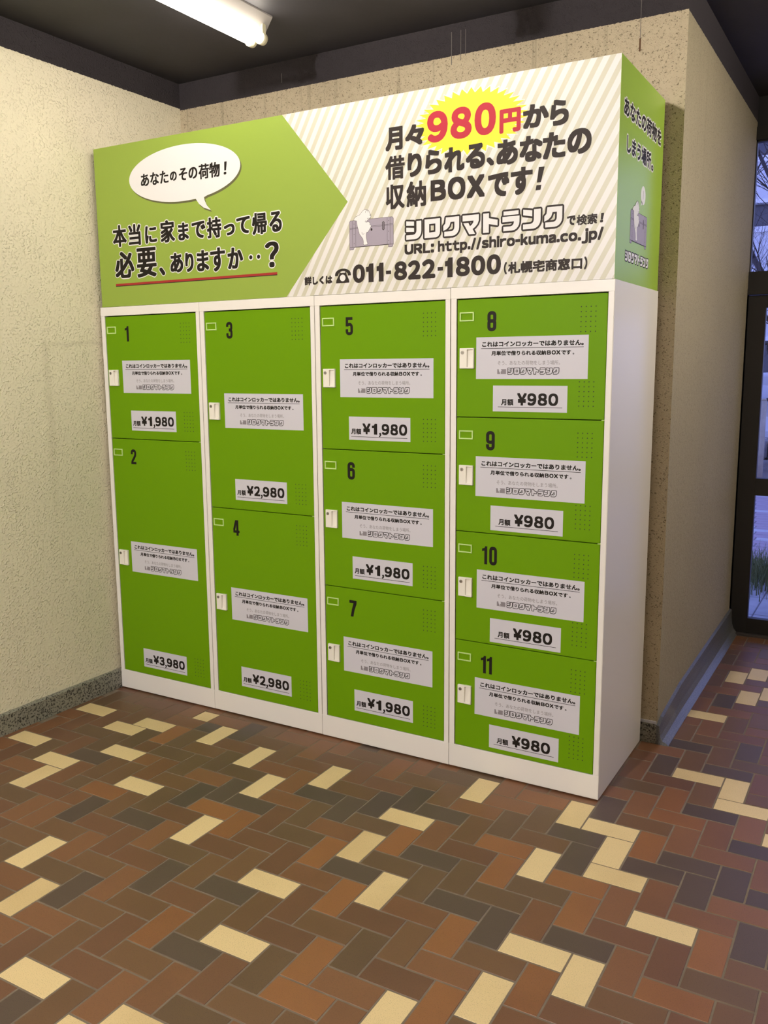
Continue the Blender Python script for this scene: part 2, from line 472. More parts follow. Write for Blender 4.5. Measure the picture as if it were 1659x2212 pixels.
M_GREEN = mat('lime_green_enamel', (.138, .300, .003), .45, bump=(500, .06, .0005), spec=.08)
M_GREENLT = mat('pale_green_plastic', (.50, .68, .24), .4)
M_PLAST = mat('ivory_plastic', (.80, .77, .68), .35)
M_GAP = mat('gap_shade_and_foot_black', (.02, .02, .02), .8)  # black painted for the shade in door gaps and vent holes; also the feet
M_STEEL = mat('brushed_steel', (.35, .33, .30), .35, metal=.9)
M_STEELD = mat('dark_keyhole', (.03, .03, .03), .5)
M_PAPER = mat('white_sticker_paper', (.58, .57, .62), .45, spec=.3)
M_INK = mat('black_ink', (.014, .011, .009), .5, spec=.15)
M_INKG = mat('grey_ink', (.20, .18, .19), .5)
M_INKM = mat('mid_grey_ink', (.22, .20, .22), .5)
M_SIGNG = mat('sign_lime_print', (.265, .37, .055), .5, spec=.25)
M_SIGNW = mat('white_ink', (.73, .72, .71), .45, spec=.3)
M_YEL = mat('yellow_ink', (.80, .68, .05), .5, spec=.2)
M_RED = mat('red_ink', (.43, .028, .048), .5, spec=.2)
M_REDD = mat('dark_red_ink', (.34, .03, .025), .5, spec=.2)
M_MAUVE = mat('mauve_grey_ink', (.32, .28, .34), .45)
M_DINK = mat('brown_black_ink', (.034, .026, .023), .5, spec=.15)
M_SHAD = mat('olive_brown_ink', (.10, .10, .035), .5)

def stripes():
    m = bpy.data.materials.new('cream_diagonal_stripe_print'); m.use_nodes = True
    nt = m.node_tree; N = nt.nodes; b = N['Principled BSDF']; b.inputs['Roughness'].default_value = .4
    tc = N.new('ShaderNodeTexCoord'); sx = N.new('ShaderNodeSeparateXYZ'); nt.links.new(tc.outputs['Object'], sx.inputs[0])
    a = N.new('ShaderNodeMath'); a.operation = 'MULTIPLY_ADD'; a.inputs[1].default_value = -1 / 1.78
    nt.links.new(sx.outputs['Z'], a.inputs[0]); nt.links.new(sx.outputs['X'], a.inputs[2])
    off = N.new('ShaderNodeMath'); off.operation = 'ADD'; off.inputs[1].default_value = 4.05 * 10 - (1.119 - 1.797 / 1.78) + .0098
    nt.links.new(a.outputs[0], off.inputs[0])
    d = N.new('ShaderNodeMath'); d.operation = 'DIVIDE'; d.inputs[1].default_value = .0405; nt.links.new(off.outputs[0], d.inputs[0])
    f = N.new('ShaderNodeMath'); f.operation = 'FRACT'; nt.links.new(d.outputs[0], f.inputs[0])
    l = N.new('ShaderNodeMath'); l.operation = 'LESS_THAN'; l.inputs[1].default_value = .47; nt.links.new(f.outputs[0], l.inputs[0])
    mx = N.new('ShaderNodeMix'); mx.data_type = 'RGBA'; nt.links.new(l.outputs[0], mx.inputs[0])
    mx.inputs[6].default_value = (.70, .68, .65, 1); mx.inputs[7].default_value = (.54, .52, .40, 1)
    nt.links.new(mx.outputs[2], b.inputs['Base Color'])
    return m
M_STRIPE = stripes()

def terrazzo(name, base, spec_, scale):
    m = bpy.data.materials.new(name); m.use_nodes = True
    nt = m.node_tree; N = nt.nodes; b = N['Principled BSDF']; b.inputs['Roughness'].default_value = .35
    g = N.new('ShaderNodeNewGeometry')
    n = N.new('ShaderNodeTexNoise'); n.inputs['Scale'].default_value = scale; n.inputs['Detail'].default_value = 2
    nt.links.new(g.outputs['Position'], n.inputs['Vector'])
    r = N.new('ShaderNodeValToRGB'); e = r.color_ramp.elements
    e[0].position = .38; e[0].color = spec_; e[1].position = .47; e[1].color = base
    x = e.new(.62); x.color = tuple(v * 1.25 for v in base[:3]) + (1,)
    nt.links.new(n.outputs['Fac'], r.inputs[0]); nt.links.new(r.outputs[0], b.inputs['Base Color'])
    return m
M_TERR = terrazzo('grey_terrazzo', (.22, .21, .17, 1), (.025, .022, .018, 1), 130)
M_COVE = terrazzo('blue_grey_cove_stone', (.12, .12, .115, 1), (.06, .06, .06, 1), 240)

def tile_mat(name, c, c2, rough=.42):
    m = bpy.data.materials.new(name); m.use_nodes = True
    nt = m.node_tree; N = nt.nodes; Lk = nt.links; b = N['Principled BSDF']
    g = N.new('ShaderNodeNewGeometry')
    n = N.new('ShaderNodeTexNoise'); n.inputs['Scale'].default_value = 6; n.inputs['Detail'].default_value = 4
    Lk.new(g.outputs['Position'], n.inputs['Vector'])
    oi = N.new('ShaderNodeObjectInfo')
    ad = N.new('ShaderNodeMath'); ad.operation = 'MULTIPLY_ADD'; ad.inputs[1].default_value = .8
    Lk.new(oi.outputs['Random'], ad.inputs[0]); Lk.new(n.outputs['Fac'], ad.inputs[2])
    r = N.new('ShaderNodeValToRGB'); e = r.color_ramp.elements
    e[0].position = .35; e[0].color = tuple(c[:3]) + (1,); e[1].position = 1.0; e[1].color = tuple(c2[:3]) + (1,)
    Lk.new(ad.outputs[0], r.inputs[0])
    n2 = N.new('ShaderNodeTexNoise'); n2.inputs['Scale'].default_value = 420; n2.inputs['Detail'].default_value = 2
    Lk.new(g.outputs['Position'], n2.inputs['Vector'])
    r2_ = N.new('ShaderNodeValToRGB'); e = r2_.color_ramp.elements
    e[0].position = .33; e[0].color = (.55, .55, .55, 1); e[1].position = .42; e[1].color = (1, 1, 1, 1)
    Lk.new(n2.outputs['Fac'], r2_.inputs[0])
    mx = N.new('ShaderNodeMix'); mx.data_type = 'RGBA'; mx.blend_type = 'MULTIPLY'; mx.inputs[0].default_value = .7
    Lk.new(r.outputs[0], mx.inputs[6]); Lk.new(r2_.outputs[0], mx.inputs[7])
    Lk.new(mx.outputs[2], b.inputs['Base Color'])
    b.inputs['Roughness'].default_value = rough
    bp = N.new('ShaderNodeBump'); bp.inputs['Strength'].default_value = .12; bp.inputs['Distance'].default_value = .0008
    Lk.new(n2.outputs['Fac'], bp.inputs['Height']); Lk.new(bp.outputs[0], b.inputs['Normal'])
    return m
TM = [tile_mat('red_brown_tile', (.155, .068, .031), (.200, .088, .038)),
      tile_mat('maroon_brown_tile', (.125, .058, .030), (.155, .070, .035)),
      tile_mat('umber_tile', (.125, .064, .030), (.155, .078, .036)),
      tile_mat('olive_brown_tile', (.108, .061, .032), (.130, .074, .037)),
      tile_mat('charcoal_tile', (.070, .047, .036), (.092, .060, .042)),
      tile_mat('orange_tile', (.200, .080, .030), (.255, .105, .036)),
      tile_mat('cream_tile', (.60, .44, .21), (.72, .55, .28))]
M_GROUT = mat('mortar', (.20, .155, .105), .9, bump=(200, .4, .002), noise=(20, (.15, .115, .08), .2))

# ---------------------------------------------------------------- room shell
ZC = 2.89
def quadbox(name, x0, x1, y0, y1, z0, z1, m, kind='structure'):
    bm = bmesh.new(); box(bm, x0, x1, y0, y1, z0, z1)
    return tag(obj(name, bm, m), kind=kind)

XR, YF = 6.6, -7.0            # hidden right and front limits of the hall
YW = 2.35                     # plane of the glazed entrance
XP, YB, XL = 2.395, 0.60, -0.02
quadbox('wall_left', XL - .2, XL, YF, YB + .2, -.05, ZC, M_LEFT)
quadbox('wall_back', XL, XP - .10, YB, YB + .25, -.05, ZC, M_BACK)
# pillar nose at the right end of the back wall and the side wall running to the doors
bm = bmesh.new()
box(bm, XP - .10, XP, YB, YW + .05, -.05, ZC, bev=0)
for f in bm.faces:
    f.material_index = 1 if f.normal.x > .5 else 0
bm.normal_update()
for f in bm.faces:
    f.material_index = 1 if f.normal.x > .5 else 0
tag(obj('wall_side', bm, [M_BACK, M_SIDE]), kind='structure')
quadbox('ceiling', XL - .2, XR + .2, YF - .2, YW + .3, ZC, ZC + .15, M_CEIL)
quadbox('wall_right', XR, XR + .2, YF, YW, -.05, ZC, M_HALL)
quadbox('wall_front', XL, XR, YF - .2, YF, -.05, ZC, M_HALL)

# drips of dried paint / lime down the black band
M_DRIP = mat('dried_lime_drip', (.14, .125, .115), .8)
M_RUST = mat('rust_stain', (.10, .05, .02), .9)
wb = bpy.data.objects['wall_back']
for x, z0, z1, w in ((1.458, 2.735, 2.86, .0030), (1.500, 2.745, 2.86, .0022), (1.521, 2.76, 2.86, .0022), (2.225, 2.70, 2.885, .0020), (.60, 2.80, 2.84, .003)):
    bm = bmesh.new(); box(bm, x - w / 2, x + w / 2, YB - .0012, YB, z0, z1, bev=.0003)
    obj('paint_drip', bm, M_DRIP, wb)
bm = bmesh.new(); box(bm, 2.222, 2.228, YB - .0012, YB, 2.655, 2.70, bev=.0004)
obj('rusty_hook', bm, M_RUST, wb)

# baseboards
bm = bmesh.new()
pts = [(XL, 0), (XL, .092), (XL + .013, .092), (XL + .018, .086), (XL + .018, 0)]
a = [bm.verts.new((x, YF, z)) for x, z in pts]; b_ = [bm.verts.new((x, YB, z)) for x, z in pts]
for i in range(5):
    bm.faces.new((a[i], b_[i], b_[(i + 1) % 5], a[(i + 1) % 5]))
bm.faces.new(a); bm.faces.new(b_[::-1])
bmesh.ops.recalc_face_normals(bm, faces=bm.faces)
tag(obj('baseboard_left', bm, M_TERR), kind='structure')
bm = bmesh.new()
box(bm, XL + .02, XP, YB - .010, YB, 0, .082, 0)
box(bm, 2.28, XP - .003, YB - .006, YB, .082, .092, 1)
tag(obj('baseboard_back', bm, [M_TERR, M_PAPER]), kind='structure')
bm = bmesh.new()     # coved stone skirting along the side wall
pts = [(0, .135)] + [(.010 + .0, .130)] + [(.012 + .045 * (1 - math.cos(t)), .09 * (1 - math.sin(t)) + .002) for t in [math.pi / 2 * i / 6 for i in range(7)]] + [(0, 0)]
pts = [(0, .135), (.012, .130), (.013, .09), (.017, .055), (.026, .028), (.042, .010), (.050, .002), (.050, -.01), (0, -.01)]
n = len(pts)
ys = [YB - .012, YB + .05, YB + .4, YW - .02]
hs = [.60, .72, .95, 1.05]
rows = [[bm.verts.new((XP + x, y, z * h if z > .02 else z)) for x, z in pts] for y, h in zip(ys, hs)]
for A_, B_ in zip(rows, rows[1:]):
    for i in range(n):
        f = bm.faces.new((A_[i], B_[i], B_[(i + 1) % n], A_[(i + 1) % n])); f.smooth = False
bm.faces.new(rows[0]); bm.faces.new(rows[-1][::-1])
bmesh.ops.recalc_face_normals(bm, faces=bm.faces)
tag(obj('baseboard_side', bm, M_COVE), kind='structure')

# ---------------------------------------------------------------- floor: herringbone of separate tiles on mortar
U_, OX, OY, TH = .08902, .02217, .05084, .00287
ct, st_ = math.cos(TH), math.sin(TH)
CREAM = {(0, -8), (0, -4), (3, -9), (3, -5), (4, -11), (4, -4), (5, -7), (6, -2), (8, -9), (8, -4), (9, -15), (11, -17), (11, -5), (13, -11), (13, -7), (14, -19), (15, -5), (17, -20), (17, -12), (18, -19), (18, -15), (19, -9), (19, -6), (21, -11), (21, -3), (24, -16), (25, -7), (25, -3), (26, -14), (26, -11), (26, -3), (27, -6), (27, -5), (27, 10), (28, -12), (28, 3), (28, 16), (29, -8), (29, 13), (29, 17), (30, 1), (30, 2), (30, 14), (32, -1)}
DARK = {(4, -8), (8, -12), (10, -11), (11, -9), (12, -16), (12, -8), (13, -8), (14, -14), (15, -21), (15, -6), (16, -13), (17, -16), (17, -7), (18, -6), (19, -5), (20, -5), (21, -8), (25, -11), (25, -4), (26, -6), (26, -2), (27, -10), (27, 3), (28, -5), (28, 12), (29, -4), (29, 0), (29, 4), (30, -6), (31, -5), (31, -2), (32, -8), (32, -5)}
ORANGE = {(6, -5), (7, -10), (12, -9), (14, -10), (16, -16), (17, -3), (18, -10), (20, -12), (20, -8), (21, -16), (21, -15), (23, -6), (23, -2), (24, -12), (24, -8), (25, -15), (26, -7), (27, -13), (27, -9), (28, -4), (28, -1), (28, 0), (30, -11), (31, -9)}
OLIVE = {(2, -9), (2, -6), (4, -12), (4, -7), (5, -6), (7, -6), (7, -5), (9, -7), (16, -9), (16, -8), (17, -15), (18, -7), (19, -18), (20, -16), (22, -14), (22, -10), (23, -9), (23, -5), (24, -4)}
bm = bmesh.new(); box(bm, XL - .1, XR + .1, YF - .1, YW + .06, -.12, -.0011)
floor = tag(obj('floor', bm, M_GROUT), kind='structure')
G = .0028
def tile_mesh(bm, w, h, mi=0, M_=None, top=0.0):
    bv = .0007
    lo = [(G, G), (w - G, G), (w - G, h - G), (G, h - G)]
    hi = [(G + bv, G + bv), (w - G - bv, G + bv), (w - G - bv, h - G - bv), (G + bv, h - G - bv)]
    rings = [[(x, y, -.008) for x, y in lo], [(x, y, -bv) for x, y in lo], [(x, y, 0) for x, y in hi]]
    R3 = [[bm.verts.new(M_ @ Vector(p) if M_ else p) for p in r] for r in rings]
    for A_, B_ in zip(R3, R3[1:]):
        for i in range(4):
            f = bm.faces.new((A_[i], A_[(i + 1) % 4], B_[(i + 1) % 4], B_[i])); f.material_index = mi
    f = bm.faces.new(R3[2]); f.material_index = mi
def proj_area(x, y):
    d = Vector((x, y, 0)) - CAM
    z = d.dot(fwd)
    if z < .3: return 0
    px = 829.5 + F_PX * d.dot(r2) / z; py = 1106 - F_PX * d.dot(u2) / z
    if not (-90 < px < 1750 and 1300 < py < 2330): return 0
    return abs(d.z) / z ** 3
tl = []
for i in range(-2, 75):
    for j in range(-82, 28):
        # the pattern slips by one cell left of column 7, with half tiles along the slip
        k = (i - j + (1 if i <= 6 else 0)) % 4
        if i == 7 and k == 2: k = 5
        if i == 6 and k == 1: k = 5
        if k not in (0, 1, 5): continue
        w, h = {1: (2, 1), 0: (1, 2), 5: (1, 1)}[k]
        cx, cy = (i + w / 2) * U_, (j + h / 2) * U_
        X, Y = OX + ct * cx - st_ * cy, OY + st_ * cx + ct * cy
        if X < -.06 or X > XR or Y < YF or Y > YW - .02: continue
        if X < XP and Y > YB + .03: continue
        A_ = proj_area(X, Y)
        if 0 < X < 2.30 and .10 < Y < YB: A_ = 0
        key = (i, j)
        rr = random.Random(i * 7919 + j * 104729)
        q = rr.random()
        ti = 6 if key in CREAM else 4 if key in DARK else 5 if key in ORANGE else 3 if key in OLIVE else None
        if ti is None:
            ti = 0 if q < .34 else 1 if q < .58 else 2 if q < .88 else 3 if q < .97 else 4
            if A_ == 0 and rr.random() < .09: ti = 6
        tl.append((A_, i, j, k, ti, rr.uniform(-.0005, .0003)))
tl.sort(key=lambda t: -t[0])
meshes = {}
for k, (w, h) in ((1, (2, 1)), (0, (1, 2)), (5, (1, 1))):
    bm = bmesh.new(); tile_mesh(bm, w * U_, h * U_)
    me = bpy.data.meshes.new('tile'); bm.to_mesh(me); bm.free(); me.materials.append(TM[0]); meshes[k] = me
for A_, i, j, k, ti, dz in tl[:298]:
    o = bpy.data.objects.new('tile', meshes[k])
    COL.objects.link(o); o.parent = floor
    o.location = (OX + ct * i * U_ - st_ * j * U_, OY + st_ * i * U_ + ct * j * U_, dz)
    o.rotation_euler = (0, 0, TH)
    o.material_slots[0].link = 'OBJECT'; o.material_slots[0].material = TM[ti]
bm = bmesh.new()
for A_, i, j, k, ti, dz in tl[298:]:
    w, h = {1: (2, 1), 0: (1, 2), 5: (1, 1)}[k]
    T_ = Matrix.Translation((OX + ct * i * U_ - st_ * j * U_, OY + st_ * i * U_ + ct * j * U_, dz)) @ Matrix.Rotation(TH, 4, 'Z')
    tile_mesh(bm, w * U_, h * U_, ti, T_)
tag(obj('tile_field', bm, TM, floor), kind='stuff')

# ---------------------------------------------------------------- fluorescent ceiling lights
M_TUBE = mat('lit_tube', (1, 1, 1), .4, emit=((1.0, .92, .80), TUBE_EMISSION))
M_FIXT = mat('shade_grey_fixture_enamel', (.30, .28, .26), .5)  # enamel greyed to paint in the shade on the housing; shared with lamp base
M_SOCK = mat('aged_socket', (.66, .62, .42), .45)
M_TUBE2 = mat('lit_hall_tube', (1, 1, 1), .4, emit=((1.0, .92, .80), HALL_TUBE_EMISSION))
def fixture(x, y0, length=1.26, tube=None):
    t = empty('ceiling_light', (x, y0, ZC))
    bm = bmesh.new()    # inverted trapezoid body
    pr = [(-.060, 0), (-.060, -.006), (-.020, -.062), (.020, -.062), (.060, -.006), (.060, 0)]
    a = [bm.verts.new((px, 0, pz)) for px, pz in pr]; b = [bm.verts.new((px, -length, pz)) for px, pz in pr]
    for i in range(6): bm.faces.new((a[i], a[(i + 1) % 6], b[(i + 1) % 6], b[i]))
    bm.faces.new(a[::-1]); bm.faces.new(b)
    bmesh.ops.recalc_face_normals(bm, faces=bm.faces)
    obj('lamp_housing', bm, M_FIXT, t)
    for s in (-1, 1):
        cx = s * .026; cz = -.086
        bm = bmesh.new()
        cyl(bm, (cx, -.045, cz), (cx, -length + .045, cz), .0165, n=20)
        obj('fluorescent_tube', bm, tube or M_TUBE, t)
        for yy in (-.030, -length + .030):
            bm = bmesh.new()
            cyl(bm, (cx, yy - .012, cz), (cx, yy + .012, cz), .0225, n=20)
            box(bm, cx - .014, cx + .014, yy - .0105, yy + .0105, cz + .012, -.03)
            obj('socket', bm, M_SOCK, t)
    return t
tag(fixture(.828, .155), 'twin tube fluorescent light on the black ceiling by the left wall', 'ceiling light')
tag(fixture(1.78, .10), 'twin tube fluorescent light on the ceiling in front of the sign', 'ceiling light')
t = empty('globe_light', (1.72, -4.6, ZC))
bm = bmesh.new(); cyl(bm, (0, 0, -.03), (0, 0, 0), .09, n=24); obj('lamp_base', bm, M_FIXT, t)
bm = bmesh.new(); bmesh.ops.create_uvsphere(bm, u_segments=20, v_segments=12, radius=.085)
for v in bm.verts: v.co.z -= .105
obj('glass_globe', bm, mat('lit_globe', (1, 1, 1), .4, emit=((1.0, .95, .93), GLOBE_EMISSION)), t)
tag(t, 'round globe light on the ceiling behind the viewer', 'ceiling light')
tag(fixture(3.80, 1.15, tube=M_TUBE2), 'twin tube fluorescent light on the ceiling of the entrance hall', 'ceiling light')

# ---------------------------------------------------------------- glazed entrance
M_ALU = mat('dark_bronze_aluminium', (.014, .012, .011), .45, metal=.0)
def glassmat():
    m = bpy.data.materials.new('window_glass'); m.use_nodes = True
    nt = m.node_tree; N = nt.nodes
    N.remove(N['Principled BSDF'])
    tr = N.new('ShaderNodeBsdfTransparent'); tr.inputs[0].default_value = (.93, .95, .97, 1)
    gl = N.new('ShaderNodeBsdfGlossy'); gl.inputs['Roughness'].default_value = .02
    fr = N.new('ShaderNodeFresnel'); fr.inputs[0].default_value = 1.45
    mx = N.new('ShaderNodeMixShader')
    nt.links.new(fr.outputs[0], mx.inputs[0]); nt.links.new(tr.outputs[0], mx.inputs[1]); nt.links.new(gl.outputs[0], mx.inputs[2])
    nt.links.new(mx.outputs[0], N['Material Output'].inputs[0])
    return m
M_GLASS = glassmat()
NB, BW, X0 = 4, 1.05, XP - .03
for kbay in range(NB):
    xa = X0 + kbay * BW; xb = xa + BW
    # transom window above
    bm = bmesh.new()
    for (a, b, c, d) in ((xa, xa + .028, 1.96, 2.72), (xb - .03, xb, 1.96, 2.72), (xa, xb, 2.675, 2.74), (xa, xb, 1.915, 2.005)):
        box(bm, a, b, YW - .035, YW + .045, c, d)
    w = tag(obj('window_%d' % (kbay + 1), bm, M_ALU), kind='structure')
    bm = bmesh.new()
    box(bm, xa + .028, xa + .036, YW - .02, YW + .02, 2.005, 2.675); box(bm, xa + .028, xb - .03, YW - .02, YW + .02, 2.667, 2.675)
    obj('glazing_bead', bm, M_ALU, w)
    bm = bmesh.new(); box(bm, xa + .03, xb - .03, YW - .003, YW + .003, 2.0, 2.68)
    obj('window_pane', bm, M_GLASS, w)
    # door leaf below
    bm = bmesh.new()
    box(bm, xa, xa + .03, YW - .04, YW + .04, 0, 1.915); box(bm, xb - .03, xb, YW - .04, YW + .04, 0, 1.915)
    box(bm, xa, xb, YW - .04, YW + .04, 1.885, 1.915)
    d = tag(obj('door_%d' % (kbay + 1), bm, M_ALU), kind='structure')
    bm = bmesh.new()
    la, lb = xa + .034, xb - .034
    box(bm, la, la + .092, YW - .022, YW + .022, .012, 1.881, bev=.002); box(bm, lb - .092, lb, YW - .022, YW + .022, .012, 1.881, bev=.002)
    box(bm, la + .09, lb - .09, YW - .021, YW + .021, .012, .098); box(bm, la + .09, lb - .09, YW - .021, YW + .021, 1.815, 1.881)
    box(bm, la + .09, lb - .09, YW - .021, YW + .021, .80, .895)
    obj('door_leaf', bm, M_ALU, d)
    for z0, z1 in ((.095, .805), (.89, 1.82)):
        bm = bmesh.new(); box(bm, la + .088, lb - .088, YW - .003, YW + .003, z0, z1)
        obj('door_pane', bm, M_GLASS, d)
quadbox('trim_1', XP, XR, YW - .02, YW + .15, 2.735, ZC, mat('black_lintel_paint', (.014, .013, .014), .6))                        # lintel above the glazing
bm = bmesh.new(); box(bm, X0 + NB * BW, XR, YW - .02, YW + .15, -.05, 2.735)
tag(obj('wall_entrance', bm, M_HALL), kind='structure')
quadbox('trim_2', XP + .002, XR, YW - .055, YW + .06, -.01, .011, mat('steel_threshold', (.06, .05, .045), .5))

# ---------------------------------------------------------------- outside
gz = -.03
M_PAVE = [mat('paver_mauve', (.42, .33, .36), .8, noise=(8, (.34, .27, .30), .2)), mat('paver_grey', (.55, .52, .52), .8, noise=(8, (.42, .4, .41), .2))]
bm = bmesh.new(); box(bm, -14, 14, YW + .06, 60, gz - .15, gz - .006)
ground = tag(obj('ground', bm, mat('outdoor_ground', (.30, .28, .28), .9, noise=(3, (.22, .2, .2), .2))), kind='structure')
bm1 = bmesh.new()
cnt = 0
pm = {}
for mi in (0, 1):
    b = bmesh.new(); box(b, .006, .294, .006, .144, -.03, 0, bev=.003)
    me = bpy.data.meshes.new('paver'); b.to_mesh(me); b.free(); me.materials.append(M_PAVE[mi]); pm[mi] = me
for r in range(0, 36):
    for c in range(0, 14):
        y = 4.4 + r * .15; x = .6 + c * .3 + (.15 if r % 2 else 0) - (r * .02)
        rr = random.Random(r * 31 + c * 977)
        near = x > 1.2 - (y - 5) * .35 and x < 2.7 - (y - 5) * .05 and cnt < 290
        if near:
            o = bpy.data.objects.new('paver', pm[1 if rr.random() < .25 else 0]); COL.objects.link(o); o.parent = ground
            o.location = (x, y, gz); cnt += 1
        else:
            box(bm1, x + .006, x + .294, y + .006, y + .144, gz - .03, gz)
tag(obj('paver_field', bm1, M_PAVE[0], ground), kind='stuff')
# pale slabs just outside the doors
for c in range(5):
    for r in range(3):
        bm = bmesh.new(); box(bm, 2.0 + c * .45 + .004, 2.45 + c * .45 - .004, YW + .10 + r * .45 + .004, YW + .55 + r * .45 - .004, gz - .04, gz + .001, bev=.003)
        obj('paving_slab', bm, mat('pale_slab', (.46, .46, .46), .8, noise=(6, (.30, .30, .31), .25)) if (c, r) == (0, 0) else bpy.data.materials['pale_slab'], ground)
# grass tuft
def tuft(cx, cy, n, name_label, rx=.34, ry=.5, hh=.21):
    bm = bmesh.new(); rr = random.Random(int(cx * 100))
    for _ in range(n):
        x = cx + rr.gauss(0, rx / 2); y = cy + rr.gauss(0, ry / 2); h = rr.uniform(.4, 1) * hh
        a = rr.uniform(0, 6.28); lean = rr.uniform(.05, .6) * h; w = .0035
        dx, dy = math.cos(a), math.sin(a)
        pts = [Vector((x + dx * lean * t * t, y + dy * lean * t * t, gz + h * t)) for t in (0, .35, .7, 1)]
        side = Vector((-dy, dx, 0)) * w
        pv = None
        for k, p in enumerate(pts):
            s_ = side * (1 - k / 3.2)
            cur = (bm.verts.new(p - s_), bm.verts.new(p + s_))
            if pv: bm.faces.new((pv[0], pv[1], cur[1], cur[0]))
            pv = cur
    return tag(obj('grass', bm, mat('dull_green_blades', (.16, .20, .07), .8)), name_label, 'grass', kind='stuff')
tuft(2.36, 3.95, 1300, 'clump of long dull green grass on the paving outside the doors')
# round post
t = empty('bollard', (1.70, 8.83, gz))
bm = bmesh.new(); cyl(bm, (0, 0, 0), (0, 0, 1.105), .042, n=24); cyl(bm, (0, 0, 1.105), (0, 0, 1.13), .042, .03, n=24)
obj('post', bm, mat('pale_concrete', (.50, .44, .34), .8, noise=(10, (.38, .33, .25), .2)), t)
bm = bmesh.new(); cyl(bm, (0, 0, 0), (0, 0, .03), .06, n=24)
obj('base_collar', bm, bpy.data.materials['pale_concrete'], t)
tag(t, 'pale round concrete post standing outside behind the glass door', 'post')
# low rough stone kerb wall behind the post
bm = bmesh.new()
rr = random.Random(3)
M_STONE = mat('rough_stone', (.30, .28, .27), .9, noise=(5, (.16, .15, .15), .2), bump=(12, .8, .03))
kerb = empty('stone_kerb', (1.4, 9.9, gz))
for k in range(7):
    for r in range(2):
        b = bmesh.new(); box(b, -2.2 + k * .55 + .27 * r + .01, -1.67 + k * .55 + .27 * r, rr.uniform(-.03, 0), .4, r * .28 + .004, r * .28 + .276, bev=.03)
        obj('stone', b, M_STONE, kerb)
tag(kerb, 'low grey stone retaining kerb outside beyond the paving', 'kerb')
# parked car (side-on, far), seen through the door glass
def car(loc, rz):
    t = empty('car', loc); t.rotation_euler = (0, 0, rz)
    prof = [(-2.0, .30), (-2.05, .62), (-1.95, .82), (-1.15, .92), (-.55, 1.38), (.75, 1.42), (1.45, .98), (1.98, .90), (2.05, .60), (2.0, .30)]
    bm = bmesh.new()
    A_ = [bm.verts.new((x, -.80 + (.16 if z > .95 else 0), z)) for x, z in prof]; B_ = [bm.verts.new((x, .80 - (.16 if z > .95 else 0), z)) for x, z in prof]
    for i in range(len(prof)): bm.faces.new((A_[i], A_[(i + 1) % 10], B_[(i + 1) % 10], B_[i]))
    bm.faces.new(A_[::-1]); bm.faces.new(B_)
    bmesh.ops.recalc_face_normals(bm, faces=bm.faces)
    bmesh.ops.bevel(bm, geom=list(bm.edges), offset=.05, segments=2, affect='EDGES')
    obj('car_body', bm, mat('silver_car_paint', (.62, .62, .64), .3), t)
    for s in (-1, 1):
        for (a, b) in (((-1.02, .96), (-.50, 1.33)), ((.05, .96), (.68, 1.36))):
            bm = bmesh.new()
            q = [(a[0], a[1]), (b[0], b[1]), (b[0] + .45, b[1]), (b[0] + .5, a[1])]
            yy = -.80
            vs = [bm.verts.new((x, s * (.79 - (.16 if z > 1.2 else .0)) - s * -.012, z)) for x, z in q]
            ws = [bm.verts.new(v.co + Vector((0, s * .01, 0))) for v in vs]
            bm.faces.new(vs); bm.faces.new(ws[::-1])
            for i in range(4): bm.faces.new((vs[i], vs[(i + 1) % 4], ws[(i + 1) % 4], ws[i]))
            bmesh.ops.recalc_face_normals(bm, faces=bm.faces)
            obj('side_window', bm, M_STEELD, t)
        for x in (-1.28, 1.28):
            bm = bmesh.new(); cyl(bm, (x, s * .66, .31), (x, s * .84, .31), .31, n=24)
            wl = obj('wheel', bm, mat('tyre_rubber', (.02, .02, .02), .8), t)
            bm = bmesh.new(); cyl(bm, (x, s * .83, .31), (x, s * .85, .31), .19, n=12)
            obj('hubcap', bm, M_STEEL, wl)
    return t
tag(car((1.1, 13.2, gz), .1), 'silver car parked outside beyond the post', 'car')
# apartment building across the street
bld = tag(empty('building', (-8, 42, gz)), 'pale building with white spandrel bands and dark window strips across the street', 'building')
M_FAC = mat('pale_facade', (.72, .72, .74), .7, noise=(1.2, (.64, .64, .66), .3)); M_FACW = mat('white_coping', (.85, .85, .86), .6)
M_DGL = mat('dark_window_strip', (.08, .08, .10), .15)
bm = bmesh.new(); box(bm, -4, 20, .5, 8, 0, 15.6); obj('core_wall', bm, M_DGL, bld)
for k in range(5):
    z = 1.2 + k * 3.08 + .35
    bm = bmesh.new(); box(bm, -4.1, 20.1, 0, .5, z + 1.95 - .9, z + 4.0 - .9, bev=.02)
    sp_o = obj('spandrel_band', bm, M_FAC, bld)
    bm = bmesh.new(); box(bm, -4.15, 20.15, -.07, .0, z + 3.75 - .9, z + 4.0 - .9); box(bm, -4.15, 20.15, -.05, 0, z + 1.95 - .9, z + 2.12 - .9)
    obj('coping', bm, M_FACW, sp_o)
    for c in range(9):
        bm = bmesh.new(); box(bm, -4 + c * 2.8, -3.9 + c * 2.8, .3, .52, z + 1.0 - .9, z + 1.95 - .9)
        obj('mullion', bm, M_FACW, bld)
